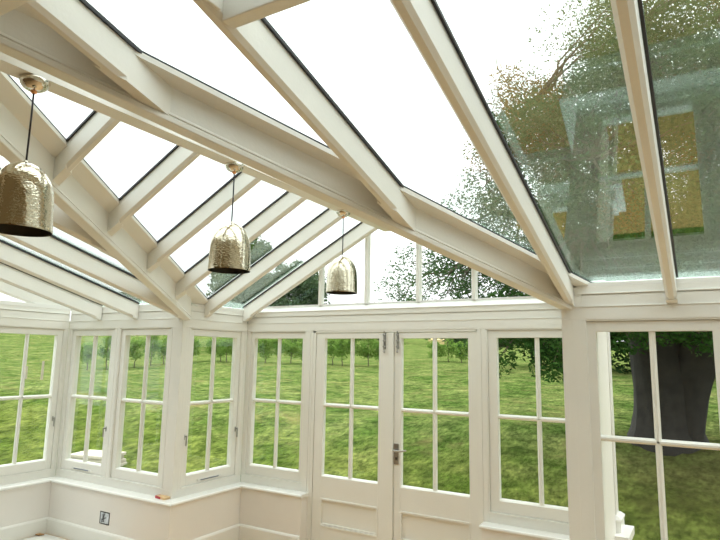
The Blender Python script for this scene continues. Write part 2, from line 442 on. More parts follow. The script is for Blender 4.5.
# ------------------------------------------------------------------ double doors
def door(n, a0, a1, g0, g1, label, right):
    F = FD; root = tag(empty('door_%d' % n, F((a0 + a1) / 2, -.03, 0)), label, 'door', None, 'structure')
    f, b = -.010, -.060; gb, gt, zm = .712, 2.022, 1.372; p0, p1 = .245, .495
    m = MB()
    m.fbox(F, (a0, f, .015), (g0, b, 2.075)); m.fbox(F, (g1, f, .015), (a1, b, 2.075))
    m.fbox(F, (g0, f, gt), (g1, b, 2.075))
    m.loft([[F(a, nn, z) for nn, z in ((f, p1), (f, gb - .012), (-.028, gb), (b, gb), (b, p1))] for a in (g0, g1)])
    m.fbox(F, (g0, f, .015), (g1, b, p0))
    if not right: m.fbox(F, (a1 - .052, .004, .015), (a1 - .002, b, 2.075))     # cover strip of the meeting stile
    m.build('leaf', PAINT, root, bevel=.002)
    q = MB(); q.fbox(F, (g0, -.026, p0), (g1, -.05, p1))
    for e in ((g0, g1, p1 - .012, p1 + .006, -.002), (g0, g1, p0 - .006, p0 + .012, -.002), (g0, g1, p1 - .026, p1 - .014, -.012), (g0, g1, p0 + .014, p0 + .026, -.012),
              (g0 - .004, g0 + .012, p0, p1, -.004), (g1 - .012, g1 + .004, p0, p1, -.004)):
        q.fbox(F, (e[0], e[4], e[2]), (e[1], -.04, e[3]))
    q.build('moulded_panel', PAINT, root, bevel=.002)
    m = MB(); bar(m, F, True, zm, g0, g1, .036, -.016, -.062); m.build('horizontal_glazing_bar', PAINT, root)
    m = MB(); bar(m, F, False, (g0 + g1) / 2, gb, gt, .038, -.016, -.062); m.build('vertical_glazing_bar', PAINT, root)
    p = MB(); p.fbox(F, (g0 - .01, -.037, gb - .01), (g1 + .01, -.043, gt + .01)); p.build('pane', WGLASS, root)
    bx = -2.418 if right else -2.556                          # surface bolt at the head
    v = MB(); v.fbox(F, (bx - .012, -.010, 1.925), (bx + .012, -.005, 2.072))
    v.tube([F(bx, .004, 1.90), F(bx, .004, 2.088)], .006, 10)
    v.lathe(F(bx, .004, 1.898), [(0, -.012), (.008, -.010), (.011, 0), (.008, .010), (0, .012)], 12)
    for z in (1.945, 2.0, 2.055): v.lathe(F(bx, .002, z), [(0, -.009), (.013, -.009), (.015, 0), (.013, .009), (0, .009)], 12)
    tag(v.build('bolt', STEEL, root), 'steel bolt at the top of the door')
    if right:
        hx = -2.425
        h = MB(); h.fbox(F, (hx - .023, -.010, .895), (hx + .023, -.001, 1.075))
        h.tube([F(hx, -.005, 1.02), F(hx, .05, 1.02)], .011, 10)
        h.tube([F(hx, .045, 1.02), F(hx + .03, .05, 1.018), F(hx + .08, .052, 1.022), F(hx + .125, .048, 1.03)], [.011, .011, .009, .008], 10)
        h.lathe(F(hx, -.002, .945), [(0, -.012), (.008, -.012), (.008, .012), (0, .012)], 10, 1)
        tag(h.build('lever_handle', [STEEL, GASK], root, bevel=.002), 'steel lever handle on a long back plate')
    return root
door(1, -3.335, -2.454, -3.236, -2.616, 'left leaf of the double glazed doors, without a lever handle', False)
door(2, -2.450, -1.660, -2.382, -1.737, 'right leaf of the double glazed doors, with the lever handle', True)
m = MB()
m.fbox(FD, (-3.372, -.004, 0), (-3.339, -.11, 2.10)); m.fbox(FD, (-1.664, -.004, 0), (-1.652, -.11, 2.10)); m.fbox(FD, (-3.372, -.004, 2.079), (-1.652, -.11, 2.10))
m.fbox(FD, (-3.372, -.02, 0), (-1.652, -.16, .013))
tag(m.build('trim_8', PAINT, bevel=.0015), 'white frame and threshold around the double doors', 'door frame', None, 'structure')

# ------------------------------------------------------------------ gable glazing above the bay front wall
root = tag(empty('window_13', (XM, YD, 2.3)), 'triangular gable window above the double doors', 'window', None, 'structure')
m = MB()
m.loft([[FD(a, nn, z) for nn, z in ((.008, 2.298), (.008, 2.306), (-.05, 2.352), (-.05, 2.372), (-.11, 2.372), (-.11, 2.298))] for a in (XC + .02, XE - .02)])
m.build('bottom_rail', SILLP, root, bevel=.002)
for x in (-3.33, -2.785, -2.228, -1.688):
    m = MB(); zt = zbay(x) + .10
    m.loft([[(x + a, YD + b, z) for a, b in ((-.012, .028), (.012, .028), (.021, .04), (.021, .085), (-.021, .085), (-.021, .04))] for z in (2.36, zt)])
    m.build('mullion', PAINT, root)
m = MB()
m.loft([[(XC + .1, y, 2.355), (XE - .1, y, 2.355), (XM, y, zbay(XM) + .12)] for y in (YD + .055, YD + .061)])
m.build('pane', WGLASS, root)
# the left gable end has a triangular light of its own
root = tag(empty('window_14', (XA, YRID, 2.31)), 'long triangular gable light above the left wall', 'window', None, 'structure')
m = MB(); m.fbox(FA, (YB, -.004, 2.31), (YE, -.09, 2.35)); m.build('bottom_rail', SILLP, root)
m = MB(); m.loft([[(x, YB + .1, 2.345), (x, YE - .1, 2.345), (x, YRID, zmain(YRID) + .12)] for x in (XA - .06, XA - .054)]); m.build('pane', WGLASS, root)
for y in (2.9, 1.9):
    m = MB(); m.box((XA - .08, y - .02, 2.345), (XA - .03, y + .02, zmain(y) + .1)); m.build('mullion', PAINT, root)

# ------------------------------------------------------------------ roof timbers
W2, CH = .029, .0155
SQ = [(-W2, -.03), (W2, -.03), (W2, GZ - .012), (-W2, GZ - .012)]
CHF = [(-W2 + CH, 0), (W2 - CH, 0), (W2, CH * 1.15), (W2, GZ - .012), (-W2, GZ - .012), (-W2, CH * 1.15)]
FUL = [(-W2, 0), (W2, 0), (W2, GZ - .012), (-W2, GZ - .012)]
def timber(o, ax, lat, pl_lo, pl_hi, label, foot=False, name='roof_rafter'):
    """one rafter with stop-chamfered lower edges and black glazing gaskets"""
    o, ax, lat = Vector(o), Vector(ax).normalized(), Vector(lat)
    up = Vector((0, 0, 1)); mb = MB()
    plo, nlo = Vector(pl_lo[0]), Vector(pl_lo[1])
    k = .10 / abs(ax.dot(nlo.normalized())) if not foot else .02
    sg = 1 if ax.dot(nlo) > 0 else -1
    plm = (plo + nlo.normalized() * sg * (.10 if not foot else .06), nlo)
    mb.prism(CHF, o, ax, lat, up, plm, pl_hi)
    mb.prism(FUL, o, ax, lat, up, pl_lo, plm)
    if foot:
        mb.prism([(-W2, -.004), (W2, -.004), (W2, 0), (-W2, 0)], o, ax, lat, up, pl_lo, plm)
    root = mb.build(name, PAINT, loc=o)
    g = MB()
    for s in (-1, 1):
        e = s * (W2 + .001); f = s * (W2 + .012)
        g.prism([(e, GZ - .0165), (f, GZ - .0165), (f, GZ - .002), (e, GZ - .002)], o, ax, lat, up, pl_lo, pl_hi)
    g.build('gasket', GASK, root)
    c = MB(); c.prism([(-.026, GZ + .0085), (.026, GZ + .0085), (.022, GZ + .016), (-.022, GZ + .016)], o, ax, lat, up, pl_lo, pl_hi)
    c.build('glazing_cap', PAINT, root)
    tag(root, label, 'rafter', 'roof rafters', 'structure')
    return root
DM = Vector((0, -1, S1))
RX = {'r1': -1.905, 'r2': -1.306, 'r3': -.711, 'r4': -.127, 'r5': .46, 'r6': 1.05, 'r7': 1.64}
ridge_pl = ((0, YRID + .05, 0), (0, 1, 0))
wall_pl = ((0, YE, 0), (0, 1, 0))
KV = .512
V2PL = ((XE, YE, 0), (1, -KV, 0))         # vertical plane of the right valley
V1PL = ((XC, YE, 0), (1, KV, 0))          # vertical plane of the left valley
VW = .062                                   # half width of a valley beam
def off(pl, d):
    n = Vector(pl[1]).normalized(); return (Vector(pl[0]) + n * d, pl[1])
lab = {'r1': 'short jack rafter at the top left, running down onto the right valley beam', 'r2': 'longer jack rafter from the roof trimmer down to the middle of the right valley beam',
       'r3': 'rafter running down to the corner post where the right valley beam ends', 'r4': 'rafter at the right, ending above the big right window',
       'r5': 'rafter over the right front wall, outside the photo', 'r6': 'second rafter over the right front wall, outside the photo', 'r7': 'last rafter before the plain end wall'}
for k, x in RX.items():
    jack = k in ('r1', 'r2')
    timber((x, YE, ZR), DM, (1, 0, 0), off(V2PL, VW) if jack else wall_pl, ridge_pl, lab[k], foot=not jack)
for x, l in ((-5.517, 'lowest pale rafter over the left front wall, nearest the gable end'), (-4.934, 'second pale rafter over the left front wall')):
    timber((x, YE, ZR), DM, (1, 0, 0), wall_pl, ridge_pl, l, foot=True)
for x, l in ((-4.29, 'pale rafter just left of the left valley beam foot'), ):
    timber((x, YE, ZR), DM, (1, 0, 0), wall_pl, ridge_pl, l, foot=True)
for x, l in ((-3.65, 'pale jack rafter meeting the back of the left valley beam'), (-3.06, 'pale jack rafter behind the left pendant')):
    timber((x, YE, ZR), DM, (1, 0, 0), off(V1PL, 0), ridge_pl, l)
timber((-6.09, YE, ZR + .034), DM, (1, 0, 0), wall_pl, ridge_pl, 'rafter along the top of the left gable end')
# back slope of the main roof
for i, x in enumerate((XA + .04, -5.09, -3.91, -2.73, -1.55, -.37, .81, 1.99)):
    timber((x, YB, ZR + .16), Vector((0, 1, (zmain(YRID) - ZR - .16) / (YRID - YB))), (1, 0, 0), ((0, YB, 0), (0, 1, 0)), ((0, YRID - .05, 0), (0, 1, 0)),
           'rafter of the rear roof slope, %s from the left gable' % ('first', 'second', 'third', 'fourth', 'fifth', 'sixth', 'seventh', 'eighth')[i])
# bay rafters
DBL, DBR = Vector((1, 0, S2)), Vector((-1, 0, S2))
rp = ((XM - .045, 0, 0), (1, 0, 0)); rpr = ((XM + .045, 0, 0), (1, 0, 0))
yn = {1.85: 'first', 2.435: 'second', 3.02: 'third', 3.575: 'fourth'}
for y, w in yn.items():
    timber((XC, y, ZRB), DBL, (0, 1, 0), off(V1PL, VW), rp, w + ' rafter from the left pendant along the left bay slope')
    timber((XE, y, ZRB), DBR, (0, 1, 0), off(V2PL, 0), rpr, w + ' rafter of the right bay slope, behind the valley beam')
timber((XC, 4.17, ZRB), DBL, (0, 1, 0), ((XC, 0, 0), (1, 0, 0)), rp, 'rafter of the left bay slope ending above the short return wall', foot=True)
timber((XE, 4.17, ZRB), DBR, (0, 1, 0), ((XE, 0, 0), (1, 0, 0)), rpr, 'rafter of the right bay slope above the right return wall', foot=True)
timber((XC, 4.735, ZRB - .013), DBL, (0, 1, 0), ((XC, 0, 0), (1, 0, 0)), rp, 'sloping verge rafter at the left of the gable window')
timber((XE, 4.735, ZRB - .013), DBR, (0, 1, 0), ((XE, 0, 0), (1, 0, 0)), rpr, 'sloping verge rafter at the right of the gable window')

# ridge beams
ZB = ZR - .063 + S2 * HB
def rbeam(sec, o, ax, lat, p0, p1, label, name='roof_beam'):
    mb = MB(); mb.prism(sec, o, ax, lat, (0, 0, 1), p0, p1)
    return mb, label
YJ = YE - HB * S2 / S1
m = MB()
m.box((XM - .045, YRID, 3.043), (XM + .062, YD - .02, 3.29))
tag(m.build('roof_beam', PAINT, loc=(XM, 3, 3.02)), 'ridge beam of the bay, carrying the three pendants', 'beam', None, 'structure')
m = MB(); m.box((XA, YRID - .05, 3.003), (XR, YRID + .05, 3.24))
tag(m.build('roof_beam', PAINT, loc=(-2, YRID, 3.02), bevel=.004), 'main ridge beam at the top left corner', 'beam', None, 'structure')

# valley beams: web, bead, bottom flange and the glazing boards on top
def valley(x0, sx, label):
    mb = MB(); o = Vector((x0, YE, 2.171)); ax = Vector((sx * KV, -1, S1)); ln = ax.length; ax.normalize()
    hor = Vector((ax.x, ax.y, 0)).normalized(); lat = Vector((-hor.y, hor.x, 0))
    p0 = (o - hor * 0.02, hor); p1 = ((0, YRID + .05, 0), (0, 1, 0))
    w = VW
    v = .004
    fl = [(-v - .006, .004), (-v - .002, 0), (w + .002, 0), (w + .006, .004), (w + .006, .022), (w + .001, .027), (w + .001, .031), (w + .006, .034), (w + .004, .042), (w, .046),
          (w, .215), (-v, .215), (-v, .046), (-v - .004, .042), (-v - .006, .034), (-v - .001, .031), (-v - .001, .027), (-v - .006, .022)]
    mb.prism(fl, o, ax, lat, (0, 0, 1), p0, p1)
    root = mb.build('roof_beam', PAINT, loc=o)
    tag(root, label, 'beam', None, 'structure')
    # glazing boards parallel to each roof plane, .14 m wide
    horn = Vector((-sx * S1, S2, 0)).normalized()
    for nm, dirv, main in (('main_slope_board', Vector((-sx, 0, 0)), True), ('bay_slope_board', Vector((0, 1, 0)), False)):
        perp = Vector((-sx, -KV, 0)).normalized() if main else Vector((sx, KV, 0)).normalized()
        b = MB(); g = MB()
        wd = .150 if main else .155
        for M_, d0, d1, dz0, dz1 in ((b, 0, wd, GZ - .034, GZ - .010), (g, wd - .008, wd, GZ - .0095, GZ - .001)):
            rings = []
            for tt in (-.03, 1.0):
                ring = []
                for d, z in ((d0, dz0), (d1, dz0), (d1, dz1), (d0, dz1)):
                    q = Vector((x0, YE, 0)) + perp * d
                    # slide along the valley until it reaches the end plane
                    if tt == 1.0: q += hor * ((YRID + .05 - q.y) / hor.y)
                    elif main: q += hor * ((YE + .15 - q.y) / hor.y)
                    else: q += hor * ((x0 - sx * .15 - q.x) / hor.x)
                    q.z = (zmain(q.y) if main else ZRB + S2 * sx * (q.x - x0)) + z
                    ring.append(q)
                rings.append(ring)
            M_.loft(rings)
        b.build(nm, PAINT, root); g.build('gasket', GASK, root)
    return root
valley(XE, -1, 'deep valley beam from the centre corner post up to the left')
valley(XC, 1, 'left valley beam rising from the corner post above the wooden block')

# trimmer of the roof vent between two rafters, with its upstand
m = MB(); yt = 1.30; x0, x1 = RX['r2'] + W2, RX['r3'] - W2
m.box((x0, yt - .055, zmain(yt) + .004), (x1, yt, zmain(yt) + .15))
m.box((x0, yt - .07, zmain(yt) + .03), (x0 + .012, YRID + .05, zmain(yt) + .16))
tag(m.build('roof_beam', PAINT, loc=((x0 + x1) / 2, yt, zmain(yt)), bevel=.004), 'short trimmer across the top between two rafters', 'beam', None, 'structure')

# ------------------------------------------------------------------ roof glass, pane by pane
ORD = ['first', 'second', 'third', 'fourth', 'fifth', 'sixth', 'seventh', 'eighth', 'ninth', 'tenth', 'eleventh', 'twelfth', 'thirteenth', 'fourteenth', 'fifteenth', 'sixteenth', 'seventeenth', 'eighteenth', 'nineteenth', 'twentieth']
ORD += ['twenty-' + w for w in ORD[:9]] + ['thirtieth'] + ['thirty-' + w for w in ORD[:9]] + ['fortieth']
def pane(pts, label, th=.008):
    mb = MB(); mb.loft([[Vector(p) for p in pts], [Vector(p) + Vector((0, 0, th)) for p in pts]])
    return tag(mb.build('roof_glass', RGLASS, loc=pts[0]), label, 'roof pane', 'roof panes', 'structure')
def xv2(y): return XE - KV * (YE - y)
def xv1(y): return XC + KV * (YE - y)
def gm(x, y): return (x, y, zmain(y) + GZ)
def gb_(x, y): return (x, y, zbay(x) + GZ)
yr = YRID + .04; YEE = YE + .17
xs = [RX[k] for k in ('r2', 'r3', 'r4', 'r5', 'r6', 'r7')]
def yv2(x): return YE - (XE - x) / KV
pl = [(xv2(yr), RX['r1']), (RX['r1'], RX['r2']), (RX['r2'], RX['r3'])]
pane([gm(xv2(yr), yr), gm(RX['r1'], yv2(RX['r1'])), gm(RX['r1'], yr)], 'triangular main roof pane at the top left beside the main ridge')
pane([gm(RX['r1'], yr), gm(RX['r1'], yv2(RX['r1'])), gm(RX['r2'], yv2(RX['r2'])), gm(RX['r2'], yr)], 'roof pane between the two jack rafters over the right valley')
pane([gm(RX['r2'], yr), gm(RX['r2'], yv2(RX['r2'])), gm(RX['r3'], yv2(RX['r3'])), gm(RX['r3'], yr)], 'roof pane right of the longer jack rafter')
names = ['tall roof pane over the big tree, left of the rightmost rafter', 'roof pane at the top right corner', 'main roof pane outside the photo on the right', 'second main roof pane outside the photo', 'third main roof pane outside the photo']
prev = RX['r3']
for i, x in enumerate([RX['r4'], RX['r5'], RX['r6'], RX['r7'], XR]):
    a = gm(prev, YEE) if i else gm(prev, YE + .08)
    pts = [gm(prev, yr), a, gm(x, YEE), gm(x, yr)]
    if i == 0: pts = [gm(prev, yr), gm(prev, yv2(prev)), gm(XE + .02, YEE), gm(x, YEE), gm(x, yr)]
    pane(pts, names[i]); prev = x
lx = [XA - .06, -5.517, -4.934, -4.29, XC]
for i in range(4):
    pane([gm(lx[i], yr), gm(lx[i], YEE), gm(lx[i + 1], YEE), gm(lx[i + 1], yr)], 'pale roof pane over the left front wall, %s from the gable end' % ('first', 'second', 'third', 'fourth')[i])
pane([gm(XC, yr), gm(XC, YE + .1), gm(xv1(yr), yr)], 'roof pane beside the back of the left valley beam')
ys = [yr, 1.85, 2.435, 3.02, 3.575]
yl = ['upper', 'first', 'second', 'third', 'fourth', 'fifth', 'sixth']
for side in (0, 1):
    xv = xv1 if side == 0 else xv2
    xe = XC - .17 if side == 0 else XE + .17
    sn = 'left' if side == 0 else 'right'
    for i in range(4):
        pane([gb_(xv(ys[i]), ys[i]), gb_(XM, ys[i]), gb_(XM, ys[i + 1]), gb_(xv(ys[i + 1]), ys[i + 1])], '%s pane of the %s bay slope, counted from the main ridge' % (yl[i], sn))
    pane([gb_(xv(3.575), 3.575), gb_(XM, 3.575), gb_(XM, 4.17), gb_(xe, 4.17), gb_(xe, 3.97)], 'pane of the %s bay slope meeting the valley foot' % sn)
    pane([gb_(xe, 4.17), gb_(XM, 4.17), gb_(XM, 4.88), gb_(xe, 4.88)], 'last pane of the %s bay slope beside the gable window' % sn)
zb2 = ZR + .16 + GZ; zr2 = zmain(YRID) + GZ
mb = MB(); mb.loft([[(XA - .06, YB, zb2 + e), (XR, YB, zb2 + e), (XR, YRID - .04, zr2 + e), (XA - .06, YRID - .04, zr2 + e)] for e in (0, .06)])
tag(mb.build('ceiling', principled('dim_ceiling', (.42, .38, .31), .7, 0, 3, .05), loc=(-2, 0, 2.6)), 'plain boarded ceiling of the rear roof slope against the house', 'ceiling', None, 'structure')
# outer eaves plates and rails under the glass edge
def eave(F, a0, a1, name, label):
    mb = MB(); mb.fbox(F, (a0, -.006, 2.31), (a1, -.165, 2.335)); mb.fbox(F, (a0, -.10, 2.335), (a1, -.165, 2.352))
    mb.fbox(F, (a0, -.13, 2.10), (a1, -.17, 2.33)); mb.fbox(F, (a0, -.17, 2.26), (a1, -.26, 2.36))
    r = mb.build(name, SILLP)
    g = MB(); g.fbox(F, (a0, -.09, 2.352), (a1, -.10, 2.358)); 
    tag(r, label, 'eaves', None, 'structure')
eave(FB, XA - .1, XC - .1, 'trim_9', 'white eaves ledge over the left front wall')
eave(FC, YE + .1, YD + .1, 'trim_10', 'white eaves ledge over the short bay wall')
eave(FR, YE + .1, YD + .1, 'trim_11', 'white eaves ledge over the right bay return')
eave(FB, XE + .1, XR, 'trim_12', 'bright white eaves ledge above the big right window')

# ------------------------------------------------------------------ outside corner pilaster of the bay
m = MB()
x0, x1 = -.73, -.615; y0, y1 = 4.83, 4.97
m.box((x0, y0, .70), (x1, y1, 2.30)); m.box((x0, y0 + .02, .70), (x1 + .004, y1 - .02, 2.3))
m.loft([[(x, y, z) for x, y in ((x0 - e, y0 - e), (x1 + e, y0 - e), (x1 + e, y1 + e), (x0 - e, y1 + e))] for e, z in ((.034, .60), (.034, .672), (.040, .676), (.040, .69), (.014, .712), (.0, .715))])
m.box((-.80, 4.70, .545), (-.520, 5.06, .60)); m.box((-.80, 4.75, -.95), (-.60, 4.98, .545))
tag(m.build('outside_pilaster', SILLP, loc=(-.67, 4.9, .6)), 'white outside corner pilaster seen through the big right window', 'pilaster', None, 'structure')

# ------------------------------------------------------------------ pendants
PX, PZ = XM + .013, 3.040
def build_pendant(y, label):
    z = PZ; root = tag(empty('pendant_light', (PX, y, z)), label, 'pendant light', 'hammered metal pendants under the ridge')
    c = MB(); c.lathe((PX, y, z), [(0, 0), (.060, 0), (.062, -.006), (.058, -.022), (.047, -.038), (.030, -.048), (.016, -.052), (0, -.052)], 32)
    c.build('canopy', CHROME, root, smooth=True)
    k = MB(); k.lathe((PX, y, z), [(0, -.048), (.015, -.049), (.013, -.058), (.007, -.064), (0, -.064)], 16); k.build('cord_grip', ORANGE, root, smooth=True)
    t = MB(); t.tube([(PX, y, z - .06), (PX + .002, y, z - .2), (PX, y, z - .41)], .0042, 8); t.build('cord', CORDM, root, smooth=True)
    R = .129; T = -.384; B = -.690
    out = [(.006, T)]
    for q in range(1, 15):
        an = math.pi / 2 * q / 14
        out.append((.1235 * math.sin(an), T - .165 * (1 - math.cos(an))))
    out += [(.1255, T - .20), (.1275, T - .24), (R, B + .012), (R + .001, B + .003), (R, B)]
    inn = [(max(.002, r - .004), zz - (.004 if zz > B + .03 else -.002 if zz < B + .003 else 0)) for r, zz in reversed(out)]
    s = MB(); s.lathe((PX, y, z), out, 64); s.build('shade', HAMMER, root, smooth=True, loc=(PX, y, z - .5))
    i = MB(); i.lathe((PX, y, z), [(R, B)] + inn, 64); i.build('shade_lining', INNER, root, smooth=True)
    h = MB(); h.lathe((PX, y, z), [(0, T + .010), (.009, T + .008), (.010, T - .004), (.014, T - .08), (.018, T - .085), (.018, T - .12), (0, T - .12)], 16); h.build('lamp_holder', CHROME, root, smooth=True)
    return root
p1 = build_pendant(1.325, 'hammered metal dome pendant at the far left, nearest and largest')
def copy_tree(root, y, label):
    r = root.copy(); COL.objects.link(r); r.location.y = y; r.location.z += .006; r['label'] = label
    for ch in root.children:
        q = ch.copy(); COL.objects.link(q); q.parent = r
    return r
copy_tree(p1, 2.615, 'middle of the three hammered metal dome pendants')
copy_tree(p1, 3.924, 'small looking hammered dome pendant in front of the gable window')

# ------------------------------------------------------------------ small things indoors
root = tag(empty('wooden_block', (-4.345, 3.845, .53)), 'small wooden block with a red end lying on the sill corner', 'wooden block')
a = math.radians(-8); ca, sa = math.cos(a), math.sin(a)
FBk = lambda u, n, z: (-4.345 + u * ca - n * sa, 3.845 + u * sa + n * ca, z)
m = MB(); m.fbox(FBk, (-.055, -.034, .5305), (.075, .034, .553)); m.build('block', WOODP, root, bevel=.003)
m = MB(); m.fbox(FBk, (-.058, -.037, .5305), (.022, -.0345, .5525)); m.fbox(FBk, (-.064, -.036, .5305), (-.0555, .034, .553)); m.build('red_end', REDP, root, bevel=.002)

root = tag(empty('wall_socket', (-5.03, YE - ND, .275)), 'square unfinished wall socket box below the paired windows', 'wall socket')
F = frame(-5.03, YE - ND, (1, 0), (0, -1))
m = MB(); s = .056; sw_ = .070
for q in ((-sw_, sw_, .275 + s - .007, .275 + s), (-sw_, sw_, .275 - s, .275 - s + .007), (-sw_, -sw_ + .007, .275 - s, .275 + s), (sw_ - .007, sw_, .275 - s, .275 + s)):
    m.fbox(F, (q[0], .004, q[2]), (q[1], -.002, q[3]))
m.build('back_box', GASK, root)
m = MB(); m.fbox(F, (-sw_ + .004, .0015, .275 - s + .004), (sw_ - .004, .0005, .275 + s - .004)); m.build('plate', principled('grey_plate', (.62, .66, .70), .4, 0, 30, .25), root)
m = MB()
for i in range(3):
    pts = [F(random.uniform(-.04, .04), .004 + .004 * random.random(), .275 + random.uniform(-.04, .04)) for _ in range(4)]
    m.tube(pts, .0035, 6)
m.build('wire', principled('wire_sleeve', (.12, .13, .15), .5, 0, 60, .6), root)
m = MB(); m.fbox(lambda u, n, z: (-5.90 + u + .3 * n, 3.66 + n, z), (-.04, -.025, .0115), (.05, .025, .018))
tag(m.build('card_scrap', CARD, loc=(-5.83, 3.64, .004)), 'scrap of brown card on the dust sheet by the left corner', 'scrap')

# ------------------------------------------------------------------ garden
def gz(x, y):
    if y < 6.9: z = -.9
    elif y < 12.7: z = -.9 + .2172 * (y - 6.9)
    elif y < 26: z = .36 + .0785 * (y - 12.7)
    else: z = 1.404 + .037 * (y - 26)
    if x < -9: z += .042 * (-9 - x) * max(0, min(1, (y + 4) / 12)) * max(.12, 1 - max(0, y - 8) / 14)
    if x < -38: z += .060 * (-38 - x) * max(0, min(1, (y - 2) / 20))
    z += .16 * math.exp(-((x + 3.6) / 2.2) ** 2 - ((y - 12.0) / 1.4) ** 2)          # small bank
    z += .06 * noise.noise((x * .4, y * .4, 3)) * min(1, max(0, y - 6) / 3)
    return z
m = MB(); vs = []; fs = []
gx = [-120 + 4 * i for i in range(20)] + [-40 + 1 * i for i in range(32)] + [-8 + .4 * i for i in range(40)] + [8 + 3 * i for i in range(25)]
gy = [-12 + 2 * i for i in range(7)] + [2 + .4 * i for i in range(40)] + [18 + 1 * i for i in range(22)] + [40 + 6 * i for i in range(24)]
for x in gx:
    for y in gy: vs.append((x, y, gz(x, y)))
ny = len(gy)
for i in range(len(gx) - 1):
    for j in range(ny - 1):
        a = i * ny + j; fs.append((a, a + ny, a + ny + 1, a + 1))
m.add(vs, fs)
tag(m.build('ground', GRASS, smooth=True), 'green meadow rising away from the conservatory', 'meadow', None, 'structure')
m = MB(); m.box((-7.4, 4.08, -.98), (-4.5, 5.2, -.87)); m.box((-.5, 4.08, -.98), (7, 6.95, -.875)); m.box((-4.9, 5.02, -.98), (-.4, 6.95, -.872))
tag(m.build('gravel_path', GRAV), 'strip of brown gravel along the outside walls', 'path', None, 'structure')

def leaves(mb, c, r, n, size, flat=.8, rnd=random):
    vs, fs = [], []
    for _ in range(n):
        while True:
            p = Vector((rnd.uniform(-1, 1), rnd.uniform(-1, 1), rnd.uniform(-1, 1)))
            if p.length < 1: break
        p = Vector((c[0] + p.x * r[0], c[1] + p.y * r[1], c[2] + p.z * r[2]))
        u = Vector((rnd.gauss(0, 1), rnd.gauss(0, 1), rnd.gauss(0, .6))).normalized()
        w = u.cross(Vector((rnd.gauss(0, 1), rnd.gauss(0, 1), rnd.gauss(0, 1)))).normalized()
        s = size * rnd.uniform(.6, 1.3); b = len(mb.v)
        mb.v += [tuple(p - u * s), tuple(p + w * s * .42), tuple(p + u * s), tuple(p - w * s * .42)]
        mb.f.append((b, b + 1, b + 2, b + 3)); mb.mi.append(0)
def branch(mb, p0, p1, r0, r1, sag=.15, n=6, jit=.12, sides=6):
    p0, p1 = Vector(p0), Vector(p1); L = (p1 - p0).length; pts = []; rs = []
    for i in range(n + 1):
        t = i / n; p = p0.lerp(p1, t); k = math.sin(math.pi * t)
        p += Vector((random.uniform(-1, 1), random.uniform(-1, 1), random.uniform(-1, 1))) * jit * L * .25 * k + Vector((0, 0, sag * L * k))
        pts.append(p); rs.append(r0 + (r1 - r0) * t)
    mb.tube(pts, rs, sides)
    return pts

